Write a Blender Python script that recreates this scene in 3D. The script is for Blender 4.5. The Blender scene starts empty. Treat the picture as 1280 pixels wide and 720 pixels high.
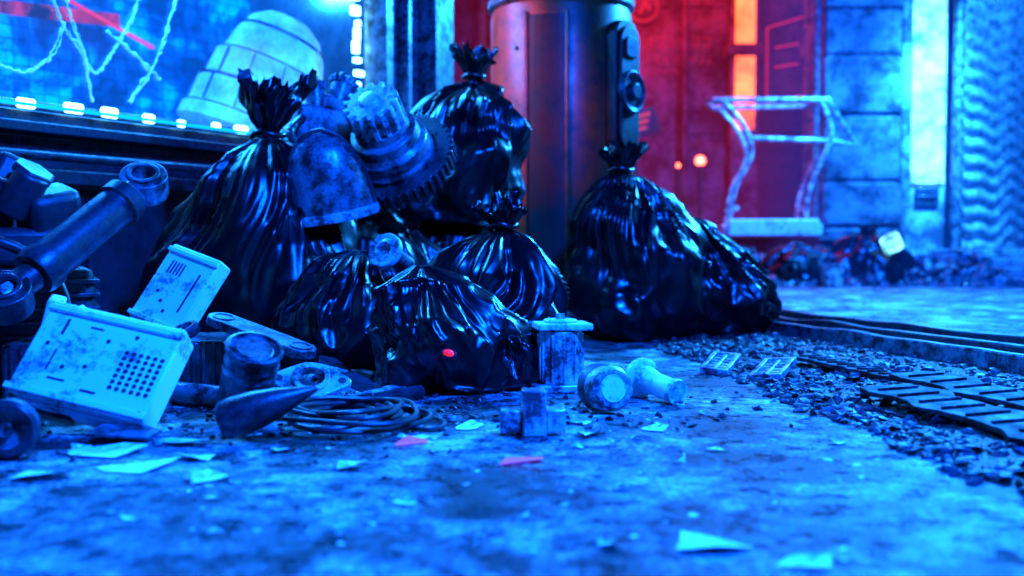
import bpy, bmesh, math, random
from mathutils import Vector, Matrix, noise, Euler
random.seed(7)
sc = bpy.context.scene
COL = sc.collection
R = math.radians

# ------------------------------------------------------------------ materials
def nodes(name):
    m = bpy.data.materials.new(name); m.use_nodes = True
    nt = m.node_tree
    return m, nt, nt.nodes['Principled BSDF']

def ramp(nt, fac, stops):
    r = nt.nodes.new('ShaderNodeValToRGB')
    e = r.color_ramp.elements
    while len(e) < len(stops): e.new(0.5)
    for i, (p, c) in enumerate(stops):
        e[i].position = p
        e[i].color = (c, c, c, 1) if not isinstance(c, tuple) else (*c, 1)
    nt.links.new(fac, r.inputs['Fac'])
    return r.outputs['Color']

def tex_noise(nt, scale, detail=8, rough=0.6, dist=0.0, stretch=None):
    tc = nt.nodes.new('ShaderNodeTexCoord')
    n = nt.nodes.new('ShaderNodeTexNoise')
    n.inputs['Scale'].default_value = scale
    n.inputs['Detail'].default_value = detail
    n.inputs['Roughness'].default_value = rough
    n.inputs['Distortion'].default_value = dist
    if stretch:
        mp = nt.nodes.new('ShaderNodeMapping'); mp.inputs['Scale'].default_value = stretch
        nt.links.new(tc.outputs['Object'], mp.inputs['Vector'])
        nt.links.new(mp.outputs['Vector'], n.inputs['Vector'])
    else:
        nt.links.new(tc.outputs['Object'], n.inputs['Vector'])
    return n.outputs['Fac']

def bump(nt, h, strength, dist, normal=None):
    b = nt.nodes.new('ShaderNodeBump')
    b.inputs['Strength'].default_value = strength
    b.inputs['Distance'].default_value = dist
    nt.links.new(h, b.inputs['Height'])
    if normal: nt.links.new(normal, b.inputs['Normal'])
    return b.outputs['Normal']

def grimy(name, c1, c2, scale=12, rough=(0.3, 0.65), metal=0.0, bmp=0.25, bd=0.004, lo=0.38, hi=0.6, spec=None):
    m, nt, p = nodes(name)
    n = tex_noise(nt, scale, 7, 0.68)
    n2 = tex_noise(nt, scale*7, 5, 0.7)
    mx = nt.nodes.new('ShaderNodeMath'); mx.operation = 'MULTIPLY_ADD'
    nt.links.new(n2, mx.inputs[0]); mx.inputs[1].default_value = 0.35
    sb = nt.nodes.new('ShaderNodeMath'); sb.operation = 'SUBTRACT'
    nt.links.new(n, sb.inputs[0]); sb.inputs[1].default_value = 0.17
    nt.links.new(sb.outputs[0], mx.inputs[2])
    nt.links.new(ramp(nt, mx.outputs[0], [(lo, c2), (hi, c1)]), p.inputs['Base Color'])
    nt.links.new(ramp(nt, n, [(0.35, rough[1]), (0.65, rough[0])]), p.inputs['Roughness'])
    p.inputs['Metallic'].default_value = metal
    if spec is not None: p.inputs['Specular IOR Level'].default_value = spec
    nt.links.new(bump(nt, mx.outputs[0], bmp, bd), p.inputs['Normal'])
    return m

def emit(name, col, s):
    m, nt, p = nodes(name)
    p.inputs['Base Color'].default_value = (0.02, 0.02, 0.02, 1)
    p.inputs['Emission Color'].default_value = (*col, 1)
    p.inputs['Emission Strength'].default_value = s
    return m

def plastic_film():
    m, nt, p = nodes('black_plastic_film')
    p.inputs['Base Color'].default_value = (0.002, 0.002, 0.003, 1)
    n1 = tex_noise(nt, 6, 3, 0.5, 0.8, (1, 1, 0.35))
    nt.links.new(ramp(nt, n1, [(0.3, 0.22), (0.7, 0.38)]), p.inputs['Roughness'])
    nt.links.new(bump(nt, n1, 0.3, 0.02), p.inputs['Normal'])
    p.inputs['IOR'].default_value = 1.48
    return m

M_BAG = plastic_film()
M_STEEL = grimy('worn_steel', (0.66, 0.67, 0.69), (0.05, 0.05, 0.06), 14, (0.25, 0.55), 0.3, 0.35, 0.004, 0.42, 0.58)
M_PALE = grimy('pale_painted_metal', (0.92, 0.92, 0.92), (0.14, 0.15, 0.16), 9, (0.35, 0.6), 0.0, 0.25, 0.002, 0.36, 0.49)
M_DARK = grimy('dark_oily_metal', (0.045, 0.05, 0.06), (0.005, 0.005, 0.007), 16, (0.22, 0.48), 0.3, 0.35)
M_MID = grimy('scuffed_grey_metal', (0.22, 0.23, 0.25), (0.010, 0.010, 0.013), 15, (0.22, 0.5), 0.3, 0.4, 0.004, 0.42, 0.62)
M_RUBBER = grimy('black_rubber', (0.025, 0.025, 0.03), (0.008, 0.008, 0.008), 20, (0.3, 0.5), 0, 0.2)
M_HOLE = grimy('dark_recess', (0.012, 0.012, 0.014), (0.006, 0.006, 0.006), 20, (0.7, 0.9), 0, 0.1)
M_ORANGE = grimy('weathered_orange_enamel', (0.42, 0.035, 0.008), (0.06, 0.006, 0.005), 6, (0.3, 0.5), 0.0, 0.25, 0.005, 0.34, 0.6, 0.35)
M_DKRED = grimy('dark_red_enamel', (0.07, 0.008, 0.005), (0.012, 0.003, 0.003), 6, (0.35, 0.6), 0.0, 0.25, 0.004, 0.38, 0.6, 0.3)
M_CONC = grimy('old_concrete', (0.30, 0.30, 0.32), (0.03, 0.03, 0.035), 2.6, (0.5, 0.85), 0, 0.6, 0.03, 0.42, 0.58)
M_BLOCK = grimy('dark_stone_block', (0.15, 0.15, 0.17), (0.012, 0.012, 0.016), 2.6, (0.5, 0.85), 0, 0.7, 0.03, 0.42, 0.6)
M_DWALL = grimy('dark_wall_paint', (0.10, 0.10, 0.12), (0.008, 0.008, 0.012), 2.2, (0.4, 0.7), 0, 0.5, 0.02, 0.42, 0.62)
M_BLACKWALL = grimy('sooty_black_paint', (0.025, 0.025, 0.033), (0.003, 0.003, 0.005), 4, (0.35, 0.65), 0, 0.5, 0.01, 0.4, 0.6)
M_WORNDARK = grimy('worn_dark_sheet_metal', (0.06, 0.06, 0.07), (0.004, 0.004, 0.005), 9, (0.5, 0.8), 0, 0.6, 0.01, 0.46, 0.66, 0.12)
M_PAPER = grimy('dirty_paper', (0.9, 0.9, 0.9), (0.3, 0.3, 0.32), 12, (0.6, 0.8), 0, 0.3, 0.002, 0.36, 0.5)
M_REDPAPER_GLOW = grimy('red_printed_paper_glow', (0.9, 0.10, 0.2), (0.5, 0.05, 0.2), 14, (0.5, 0.7), 0, 0.3, 0.002)
_p = M_REDPAPER_GLOW.node_tree.nodes['Principled BSDF']; _p.inputs['Emission Color'].default_value = (1, 0.02, 0.06, 1); _p.inputs['Emission Strength'].default_value = 0.22  # red light put into the paper as emission; the blue lamps give none
M_STONE = grimy('dark_gravel', (0.05, 0.05, 0.06), (0.004, 0.004, 0.006), 30, (0.4, 0.7), 0, 0.4, 0.004, 0.4, 0.6, 0.3)
M_CYAN = emit('cyan_led', (0.2, 0.8, 1.0), 14)
M_RED = emit('red_neon', (1.0, 0.03, 0.10), 1.2)
M_REDDIM = emit('dim_red_sign_glow', (1.0, 0.02, 0.05), 0.35)  # painted marks emit dim red, light put into their colour

def ground_mat():
    m, nt, p = nodes('stained_wet_concrete')
    a = tex_noise(nt, 3.4, 6, 0.6, 0.35)
    b = tex_noise(nt, 13, 9, 0.78, 0.15)
    c = tex_noise(nt, 85, 5, 0.7)
    mul = nt.nodes.new('ShaderNodeMix'); mul.data_type = 'FLOAT'
    mul.inputs[0].default_value = 0.50
    nt.links.new(a, mul.inputs[2]); nt.links.new(b, mul.inputs[3])
    mul2 = nt.nodes.new('ShaderNodeMix'); mul2.data_type = 'FLOAT'
    mul2.inputs[0].default_value = 0.22
    nt.links.new(mul.outputs[0], mul2.inputs[2]); nt.links.new(c, mul2.inputs[3])
    nt.links.new(ramp(nt, mul2.outputs[0], [(0.425, 0.003), (0.465, 0.022), (0.50, 0.12), (0.535, 0.38), (0.58, 0.95)]), p.inputs['Base Color'])
    nt.links.new(ramp(nt, b, [(0.38, 0.14), (0.6, 0.6)]), p.inputs['Roughness'])
    nb = bump(nt, mul2.outputs[0], 0.9, 0.045)
    nt.links.new(bump(nt, c, 0.6, 0.006, nb), p.inputs['Normal'])
    return m
M_GROUND = ground_mat()
def gutter_mat():
    m, nt, p = nodes('wet_dark_gutter_sludge')
    a = tex_noise(nt, 16, 8, 0.78, 0.3, (1.6, 0.4, 1)); b = tex_noise(nt, 60, 5, 0.7)
    nt.links.new(ramp(nt, a, [(0.54, 0.002), (0.64, 0.012), (0.74, 0.15)]), p.inputs['Base Color'])
    nt.links.new(ramp(nt, b, [(0.4, 0.2), (0.6, 0.55)]), p.inputs['Roughness'])
    nb = bump(nt, a, 1.0, 0.03)
    nt.links.new(bump(nt, b, 0.7, 0.006, nb), p.inputs['Normal'])
    return m
M_GUT = gutter_mat()

# ------------------------------------------------------------------ mesh helpers
def T(x=0, y=0, z=0, rx=0, ry=0, rz=0):
    return Matrix.Translation((x, y, z)) @ Euler((R(rx), R(ry), R(rz))).to_matrix().to_4x4()

def box(bm, sx, sy, sz, M=Matrix()):
    bmesh.ops.create_cube(bm, size=1, matrix=M @ Matrix.Diagonal((sx, sy, sz, 1)))

def cyl(bm, r1, h, M=Matrix(), r2=None, seg=32):
    bmesh.ops.create_cone(bm, cap_ends=True, segments=seg, radius1=r1, radius2=r1 if r2 is None else r2, depth=h, matrix=M)

def lathe(bm, prof, M=Matrix(), seg=40, sx=1, sy=1):
    rows = []
    for r, z in prof:
        if r < 1e-5:
            rows.append([bm.verts.new(M @ Vector((0, 0, z)))])
        else:
            rows.append([bm.verts.new(M @ Vector((r*sx*math.cos(2*math.pi*i/seg), r*sy*math.sin(2*math.pi*i/seg), z))) for i in range(seg)])
    for a, b in zip(rows, rows[1:]):
        if len(a) == 1 and len(b) == 1: continue
        for i in range(seg):
            j = (i+1) % seg
            if len(a) == 1: bm.faces.new((a[0], b[j], b[i]))
            elif len(b) == 1: bm.faces.new((a[i], a[j], b[0]))
            else: bm.faces.new((a[i], a[j], b[j], b[i]))

def prism(bm, pts, z0, z1, M=Matrix()):
    lo = [bm.verts.new(M @ Vector((x, y, z0))) for x, y in pts]
    hi = [bm.verts.new(M @ Vector((x, y, z1))) for x, y in pts]
    bm.faces.new(lo[::-1]); bm.faces.new(hi)
    n = len(pts)
    for i in range(n):
        j = (i+1) % n
        bm.faces.new((lo[i], lo[j], hi[j], hi[i]))

def ringprism(bm, outer, inner, z0, z1, M=Matrix()):
    n = len(outer)
    V = lambda pts, z: [bm.verts.new(M @ Vector((x, y, z))) for x, y in pts]
    ol, oh, il, ih = V(outer, z0), V(outer, z1), V(inner, z0), V(inner, z1)
    for i in range(n):
        j = (i+1) % n
        bm.faces.new((ol[i], ol[j], oh[j], oh[i]))
        bm.faces.new((il[j], il[i], ih[i], ih[j]))
        bm.faces.new((oh[i], oh[j], ih[j], ih[i]))
        bm.faces.new((ol[j], ol[i], il[i], il[j]))

def gear(bm, ro, ri, teeth, td, z0, z1, M=Matrix(), inner_teeth=False):
    outer, inner = [], []
    for k in range(teeth):
        for f, hi in ((0.0, 0), (0.22, 0), (0.32, 1), (0.68, 1), (0.78, 0)):
            a = 2*math.pi*(k+f)/teeth
            rr = ro + (td if hi else 0)
            rin = ri - (td*0.7 if (hi and inner_teeth) else 0)
            outer.append((rr*math.cos(a), rr*math.sin(a)))
            inner.append((rin*math.cos(a), rin*math.sin(a)))
    ringprism(bm, outer, inner, z0, z1, M)

def tube(bm, pts, r, seg=10, closed=False):
    pts = [Vector(p) for p in pts]
    n = len(pts); rows = []
    up = Vector((0.13, 0.21, 0.97))
    for i, p in enumerate(pts):
        if closed: t = pts[(i+1) % n] - pts[i-1]
        else: t = pts[min(i+1, n-1)] - pts[max(i-1, 0)]
        t.normalize()
        a = t.cross(up)
        if a.length < 1e-3: a = t.cross(Vector((1, 0, 0)))
        a.normalize(); b = t.cross(a)
        rr = r[i] if isinstance(r, (list, tuple)) else r
        rows.append([bm.verts.new(p + rr*(a*math.cos(2*math.pi*k/seg) + b*math.sin(2*math.pi*k/seg))) for k in range(seg)])
    for i in range(n if closed else n-1):
        A, B = rows[i], rows[(i+1) % n]
        for k in range(seg):
            l = (k+1) % seg
            bm.faces.new((A[k], A[l], B[l], B[k]))
    if not closed:
        bm.faces.new(rows[0][::-1]); bm.faces.new(rows[-1])

def smooth_path(pts, sub=6):
    pts = [Vector(p) for p in pts]; out = []
    for i in range(len(pts)-1):
        p0, p1, p2, p3 = pts[max(i-1, 0)], pts[i], pts[i+1], pts[min(i+2, len(pts)-1)]
        for s in range(sub):
            t = s/sub
            out.append(0.5*((2*p1) + (p2-p0)*t + (2*p0-5*p1+4*p2-p3)*t*t + (3*p1-p0-3*p2+p3)*t*t*t))
    out.append(pts[-1]); return out

def circle(r, n=40, sx=1, sy=1):
    return [(r*sx*math.cos(2*math.pi*i/n), r*sy*math.sin(2*math.pi*i/n)) for i in range(n)]

def tag(o, label=None, cat=None, group=None, kind=None):
    if label: o['label'] = label
    if cat: o['category'] = cat
    if group: o['group'] = group
    if kind: o['kind'] = kind

def finish(o, mat, parent, loc, rot, label, cat, group, kind, bevel, flat, angle):
    me = o.data; me.materials.append(mat)
    if not flat:
        me.shade_smooth()
        me.set_sharp_from_angle(angle=R(angle))
    COL.objects.link(o)
    o.location = loc; o.rotation_euler = tuple(R(a) for a in rot)
    if parent: o.parent = parent
    if bevel:
        b = o.modifiers.new('bevel', 'BEVEL'); b.width = bevel; b.segments = 2; b.limit_method = 'ANGLE'; b.angle_limit = R(40)
    tag(o, label, cat, group, kind)
    return o

def make(name, fn, mat, parent=None, loc=(0, 0, 0), rot=(0, 0, 0), label=None, cat=None, group=None, kind=None, bevel=0.0, flat=False, angle=35):
    bm = bmesh.new(); fn(bm)
    bmesh.ops.recalc_face_normals(bm, faces=bm.faces[:])
    me = bpy.data.meshes.new(name); bm.to_mesh(me); bm.free()
    return finish(bpy.data.objects.new(name, me), mat, parent, loc, rot, label, cat, group, kind, bevel, flat, angle)

def empty(name, loc, rot, label, cat, group=None):
    o = bpy.data.objects.new(name, None); COL.objects.link(o)
    o.empty_display_size = 0.1
    o.location = loc; o.rotation_euler = tuple(R(a) for a in rot)
    tag(o, label, cat, group); return o

# ------------------------------------------------------------------ garbage bags
PROF = [(0, 0), (0.45, 0.0), (0.80, 0.03), (0.96, 0.14), (1.0, 0.30), (0.95, 0.47), (0.82, 0.63), (0.62, 0.78), (0.38, 0.90), (0.20, 0.97), (0.12, 1.0)]
def prof_at(u):
    n = len(PROF)-1; x = u*n; i = min(int(x), n-1); t = x-i
    g = lambda k: PROF[max(0, min(n, k))]
    out = []
    for c in (0, 1):
        p0, p1, p2, p3 = g(i-1)[c], g(i)[c], g(i+1)[c], g(i+2)[c]
        out.append(0.5*((2*p1)+(p2-p0)*t+(2*p0-5*p1+4*p2-p3)*t*t+(3*p1-p0-3*p2+p3)*t*t*t))
    return max(out[0], 0), max(out[1], 0)

def ridge(x): return 1-2*abs(x)
def N(x, y, z): return noise.noise(Vector((x, y, z)))

def bag(loc, rx, ry, h, plume, seed, lean=(0, 0), crumple=1.0, fold=1.0, label='', full=1.0, group='black garbage bags in the pile', rz=0, res=1.0, angular=0.0):
    S = seed*7.31
    NT, NU = int(200*res), int(96*res)
    verts, faces = [], []
    for j in range(NU+1):
        u = j/NU
        r, s = prof_at(u)
        if u > 0.45 and full != 1:
            k = min(1, (1-u)/0.12)
            r = r*(1-k) + (r**full)*k
        w0 = max(0, min(1, (s-0.2)/0.72)); w0 = w0*w0*(3-2*w0)
        e = min(1, r*2.2)
        for i in range(NT if j else 1):
            th = 2*math.pi*i/NT
            x, y = math.cos(th), math.sin(th)
            mask = max(0.2, min(1.25, 0.65+1.6*N(x*1.3+S, y*1.3, s*1.2)))
            reach = 0.25*N(x*2.5+S, y*2.5, 8)
            w = max(0, min(1, (s-0.15-reach*0.8)/0.6)); w = w*w*(3-2*w)
            w = w*(mask*(1-w0)+w0)
            tw = th + 0.5*N(S, s*1.5, 3.3) + 0.16*N(x*2, y*2, s*2.5+S)
            cx, cy = math.cos(tw), math.sin(tw)
            f1 = ridge(N(cx*2.2+S, cy*2.2, s*0.5))
            f2 = ridge(N(cx*4.6, cy*4.6+S, s*0.7+4))
            f3 = ridge(N(cx*10+S, cy*10, s*0.9))
            dr = r*w*fold*(0.22*(f1-0.5)+0.15*(f2-0.5)+0.09*(f3-0.5))
            px, py, pz = r*x, r*y, s*h/rx
            lump = N(px*1.3+S, py*1.3, pz*1.3)
            c1 = ridge(N(px*1.5+S+0.4*N(px*3, py*3, pz*3), py*1.5+5, pz*1.1))
            c2 = ridge(N(px*3.1, py*3.1+S, pz*2.6+0.5*N(px*4, py*4, pz)))
            dr += e*(0.22*lump + crumple*(0.12*(c1-0.6)+0.035*(c2-0.6)))
            if angular:
                q = Vector((px*1.4+S, py*1.4, pz*1.4))
                d, _p = noise.voronoi(q)
                dr += e*angular*(0.30*(d[1]-d[0])-0.10)
            rr = max(r+dr, 0.03 if u > 0.5 else 0)
            z = s*h + (h*0.05*lump*min(1, s*3))*(1-w0*0.6) + crumple*0.012*(c2-0.6)*min(1, s*4)*(1-w0)
            verts.append((rr*rx*x + lean[0]*s*s, rr*ry*y + lean[1]*s*s, max(z, 0.0)))
    for i in range(NT):
        faces.append((0, 1+(i+1) % NT, 1+i))
    for j in range(NU-1):
        a = 1+j*NT; b = a+NT
        for i in range(NT):
            k = (i+1) % NT
            faces.append((a+i, a+k, b+k, b+i))
    if plume <= 0:
        faces.append(tuple(1+(NU-1)*NT+i for i in range(NT)))
    me = bpy.data.meshes.new('garbage_bag'); me.from_pydata(verts, [], faces); me.update()
    o = finish(bpy.data.objects.new('garbage_bag', me), M_BAG, None, loc, (0, 0, rz), label, 'garbage bag', group, None, 0, False, 180)
    if plume > 0:
        k = plume
        def top(bm):
            rows = []
            n = 80; m = 22
            for j in range(m+1):
                t = j/m
                row = []
                for i in range(n):
                    th = 2*math.pi*i/n
                    x, y = math.cos(th), math.sin(th)
                    base = 0.16*rx*(1-0.25*math.sin(min(1, t*3)*math.pi)) + k*0.46*max(0, t-0.15)**0.9
                    fl = 0.55*ridge(N(x*2.1+S, y*2.1, t*0.9+9)) + 0.35*ridge(N(x*5+S, y*5, t*1.4)) + 0.25*N(x*9, y*9+S, t*3)
                    rr = base*(0.55+0.7*fl*min(1, 0.3+t))
                    zz = -0.02 + k*t*(1+0.6*N(x*1.6+S, y*1.6, 2.2)*t) - 0.3*k*max(0, t-0.6)*abs(N(x*4, y*4, S))*4
                    fo = 0.12*k*t*t
                    row.append(bm.verts.new(Vector((rr*x+fo*math.sin(S), rr*y*0.9+fo*math.cos(S), zz))))
                rows.append(row)
            for a, b in zip(rows, rows[1:]):
                for i in range(n):
                    q = (i+1) % n
                    bm.faces.new((a[i], a[q], b[q], b[i]))
            rr = 0.17*rx
            tube(bm, [(rr*math.cos(a/20*2*math.pi), rr*math.sin(a/20*2*math.pi), 0.012+0.006*math.sin(a)) for a in range(20)], 0.011, 8, True)
        make('tied_neck', top, M_BAG, parent=o, loc=(lean[0], lean[1], h), angle=180)
    return o

bag((-0.98, 3.68, 0), 0.35, 0.28, 0.80, 0.24, 1, (0.09, 0), 0.9, 1.1, 'tall knotted black garbage bag leaning by the shop window', 0.75)
bag((-0.27, 4.62, 0), 0.36, 0.28, 0.62, 0.0, 2, (0, 0), 1.2, 0.6, 'slumped black garbage bag carrying another bag')
bag((-0.26, 4.50, 0.50), 0.285, 0.25, 0.65, 0.15, 3, (0.09, 0), 1.3, 1.1, 'knotted full black garbage bag on top of the heap', 0.55, angular=0.2)
bag((-0.07, 3.28, 0), 0.26, 0.21, 0.46, 0.13, 4, (0.04, 0), 0.6, 1.5, 'small knotted black garbage bag with radiating pleats', 0.85)
bag((-0.19, 2.82, 0), 0.225, 0.18, 0.35, 0.0, 5, (-0.07, 0.03), 1.4, 0.9, 'low shiny slumped black garbage bag', 0.9, angular=0.5)
bag((0.01, 2.88, 0), 0.14, 0.13, 0.2, 0.0, 16, (-0.04, 0.0), 1.4, 0.9, 'flattened end of a black garbage bag', 0.8, angular=0.4)
bag((-0.55, 3.30, 0), 0.25, 0.2, 0.39, 0.0, 6, (0.04, 0), 1.3, 0.9, 'crumpled black garbage bag between two larger ones', 0.7, angular=0.3)
bag((0.56, 4.42, 0), 0.315, 0.29, 0.73, 0.13, 8, (-0.08, 0), 1.0, 1.2, 'full knotted black garbage bag beside the orange drum', 0.75)
bag((0.93, 4.60, 0), 0.27, 0.26, 0.54, 0.0, 9, (-0.12, 0), 1.1, 1.2, 'slouching black garbage bag leaning on a full one', 0.8)
bag((-0.60, 4.14, 0), 0.36, 0.28, 0.62, 0.0, 10, (0, 0), 1.2, 0.5, 'black garbage bag carrying scrap machine parts', 0.7, angular=0.4)
bag((3.45, 9.7, 0), 0.42, 0.34, 0.56, 0.08, 11, (0, 0), 1.3, 1.0, 'black garbage bag at the foot of the pillar', group='far garbage bags', res=0.5)
bag((2.75, 9.7, 0), 0.36, 0.3, 0.46, 0.0, 12, (0, 0), 1.6, 1.0, 'small black garbage bag among far rubble', group='far garbage bags', res=0.5)
bag((2.1, 9.8, 0), 0.32, 0.3, 0.46, 0.0, 13, (0, 0), 1.6, 1.0, 'dark garbage bag among far rubble', group='far garbage bags', res=0.5)
bag((3.05, 9.9, 0), 0.3, 0.3, 0.42, 0.0, 14, (0, 0), 1.6, 1.0, 'dark garbage bag among far rubble', group='far garbage bags', res=0.5)

# ------------------------------------------------------------------ ground and road
make('ground', lambda bm: bmesh.ops.create_grid(bm, x_segments=2, y_segments=2, size=60), M_GROUND, kind='structure', label='stained wet concrete ground', flat=True)

ka, kb = Vector((0.84, 5.6)), Vector((2.30, 0.6))
kd = (kb-ka).normalized(); kn = Vector((-kd.y, kd.x))
if kn.x < 0: kn = -kn
def strip(bm, off0, off1, z0, z1, t0=0.0, t1=None):
    L = (kb-ka).length if t1 is None else t1
    p = [ka+kd*t0+kn*off0, ka+kd*L+kn*off0, ka+kd*L+kn*off1, ka+kd*t0+kn*off1]
    prism(bm, [tuple(q) for q in p], z0, z1)
def road_fn(bm):
    p = [ka+kn*0.34-kd*1.2, kb+kn*0.34, Vector((9, 0.6)), Vector((9, 9.2)), Vector((1.0, 9.2))]
    prism(bm, [tuple(q) for q in p], 0.0, 0.04)
make('road', road_fn, M_GROUND, kind='structure', label='wet raised roadway beside the gutter', flat=True)
tr = empty('metal_track', (0, 0, 0), (0, 0, 0), 'long dark metal rails edging the gutter', 'rail track')
def wob(bm, off0, off1, z0, z1, seedv):
    n = 60; L = (kb-ka).length
    rows = []
    for i in range(n+1):
        t = L*i/n; a = 0.010*N(t*3, seedv, 0); c = 0.012*N(t*3.2, seedv, 5)
        P = ka+kd*t
        rows.append([bm.verts.new((*(P+kn*(off0+a)), z0)), bm.verts.new((*(P+kn*(off0+a)), z1+c)), bm.verts.new((*(P+kn*(off1+a)), z1+c)), bm.verts.new((*(P+kn*(off1+a)), z0))])
    for A, B_ in zip(rows, rows[1:]):
        for k in range(4):
            l = (k+1) % 4
            bm.faces.new((A[k], A[l], B_[l], B_[k]))
    bm.faces.new(rows[0]); bm.faces.new(rows[-1][::-1])
make('rail', lambda bm: wob(bm, 0.0, 0.035, 0.0, 0.07, 1), M_MID, tr, bevel=0.006)
make('rail', lambda bm: wob(bm, 0.13, 0.17, 0.0, 0.08, 2), M_DARK, tr, bevel=0.006)
make('rail', lambda bm: wob(bm, 0.27, 0.33, 0.0, 0.092, 3), M_DARK, tr, bevel=0.006)
def bed(bm):
    strip(bm, 0.04, 0.125, 0, 0.025); strip(bm, 0.175, 0.265, 0, 0.035)
    for i in range(26):
        t = 0.1+i*0.2
        strip(bm, 0.045, 0.123, 0.02, 0.04+0.01*random.random(), t, t+0.05)
make('track_bed', bed, M_DARK, tr, bevel=0.003)

_b = bmesh.new(); bmesh.ops.create_icosphere(_b, subdivisions=1, radius=1)
ICO_V = [v.co.copy() for v in _b.verts]; ICO_F = [[v.index for v in f.verts] for f in _b.faces]; _b.free()
def rocks(name, pts, mat, label, cat, flat_k=1.0):
    V, F = [], []
    for (x, y, z, s) in pts:
        M = Euler([random.uniform(0, 6.28) for _ in range(3)]).to_matrix()
        a, b, c = s*random.uniform(.6, 1.7), s*random.uniform(.5, 1.2), s*random.uniform(.2, .7)
        n0 = len(V)
        for v in ICO_V:
            q = M @ Vector((v.x*a, v.y*b, v.z*c))
            V.append((x+q.x+random.uniform(-.2, .2)*s, y+q.y+random.uniform(-.2, .2)*s, z+q.z*flat_k))
        F += [tuple(n0+i for i in f) for f in ICO_F]
    me = bpy.data.meshes.new(name); me.from_pydata(V, [], F); me.update()
    return finish(bpy.data.objects.new(name, me), mat, None, (0, 0, 0), (0, 0, 0), label, cat, None, 'stuff', 0, True, 30)

def gut_edges(Y):
    xl = 0.84 - (Y-1.7)*0.09 + 0.06*N(Y*3, 1, 1) + 0.04*N(Y*11, 2, 1)
    xr = (ka + kd*((5.6-Y)/-kd.y)).x
    return xl, xr
def gut_bed(bm):
    rows = []
    for j in range(170):
        Y = 1.0+3.9*j/169
        xl, xr = gut_edges(Y); row = []
        for i in range(46):
            f = i/45
            X = xl+(xr+0.01-xl)*f
            env = min(1, f*6)
            z = 0.004 + env*(0.003+0.012*abs(N(X*9, Y*4, 0))+0.009*abs(N(X*30, Y*14, 4))+0.006*abs(N(X*60, Y*50, 4)))
            row.append(bm.verts.new((X, Y, z if 0 < i else 0.001)))
        rows.append(row)
    for a, b in zip(rows, rows[1:]):
        for i in range(45): bm.faces.new((a[i], a[i+1], b[i+1], b[i]))
make('gutter', gut_bed, M_GUT, kind='structure', label='dark wet gutter filled with sludge', flat=True)
pts = []
for i in range(6500):
    Y = random.uniform(1.1, 4.8); xl, xr = gut_edges(Y)
    f = random.random()**1.2
    pts.append((xl-0.05+(xr-xl+0.05)*f, Y, 0.004+0.015*min(1, 5*f)*random.random(), random.choice([0.004, 0.005, 0.007, 0.010, 0.016, 0.022])))
rocks('gravel', pts, M_STONE, 'dark rubble and grit filling the gutter', 'gravel', 0.55)
pts = []
for i in range(500):
    Y = 1.0+5.5*random.random()**1.3
    pts.append((random.uniform(-1.3, 0.8)*max(0.6, Y/2.4), Y, 0.001, random.choice([0.002, 0.003, 0.004, 0.006])))
for i in range(900):
    pts.append((random.gauss(-0.5, 0.45), random.gauss(2.5, 0.25), 0.003, random.uniform(0.004, 0.013)))
rocks('grit', pts, M_STONE, 'loose grit scattered over the concrete', 'grit', 0.6)
pts = []
for i in range(460):
    Y = 1.15+2.0*random.random()
    pts.append((random.uniform(-0.75, 0.65)*Y/1.6, Y, 0.0015, random.choice([0.002, 0.003, 0.005, 0.008])))
for i in range(110):
    Y = random.uniform(1.6, 3.9); xl, xr = gut_edges(Y)
    pts.append((random.uniform(xl, xr), Y, 0.02, random.choice([0.003, 0.005, 0.008])))
rocks('paper_crumbs', pts, M_PAPER, 'tiny pale crumbs of paper and flakes on concrete', 'paper crumbs', 0.12)

def grate(loc, rot, sx, sy, n, mat, label):
    e = empty('drain_grating', loc, rot, label, 'grating', 'pieces of drain grating')
    make('frame', lambda bm: (box(bm, sx, 0.014, 0.02, T(0, sy/2, 0)), box(bm, sx, 0.014, 0.02, T(0, -sy/2, 0)), box(bm, 0.014, sy-0.015, 0.02, T(sx/2-0.007, 0, 0)), box(bm, 0.014, sy-0.015, 0.02, T(-sx/2+0.007, 0, 0)), box(bm, 0.012, sy-0.015, 0.016, T(0, 0, 0))), mat, e, bevel=0.002)
    make('bars', lambda bm: [box(bm, sx-0.03, sy/n*0.5, 0.010, T(0, -sy/2+sy*(i+0.5)/n, -0.001)) for i in range(n)], mat, e, bevel=0.001)
grate((0.67, 3.20, 0.03), (12, 4, -26), 0.09, 0.16, 6, M_STEEL, 'small slotted metal grating lying in rubble')
grate((0.80, 3.05, 0.03), (12, -6, -32), 0.10, 0.16, 6, M_STEEL, 'small slotted metal grating tilted on rubble')
def plate(name, loc, rot, sx, sy, mat, label):
    def f(bm):
        n = 12
        L_ = [(-sx/2+0.04*N(i*.7, 1, sx*9), -sy/2+sy*i/n) for i in range(n+1)]
        R_ = [(sx/2+0.04*N(i*.7, 5, sx*9), sy/2-sy*i/n) for i in range(n+1)]
        prism(bm, (L_+R_)[::-1], -0.006, 0.006)
        for i in range(9): box(bm, sx*0.7, 0.008, 0.008, T(0, -sy*0.42+i*sy*0.105, 0.008))
    return make(name, f, mat, loc=loc, rot=rot, label=label, cat='metal strip', bevel=0.002)
plate('metal_plank', (1.03, 2.15, 0.035), (2, -2, 14), 0.16, 0.75, M_WORNDARK, 'long scuffed metal plank lying in the gutter')
plate('metal_plank', (1.24, 2.40, 0.03), (2, -2, 16), 0.16, 0.85, M_WORNDARK, 'dark metal plank beside the rails')
plate('metal_plank', (1.04, 3.10, 0.03), (2, 3, 20), 0.10, 0.45, M_WORNDARK, 'dark metal plank half sunk in gravel')

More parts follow.
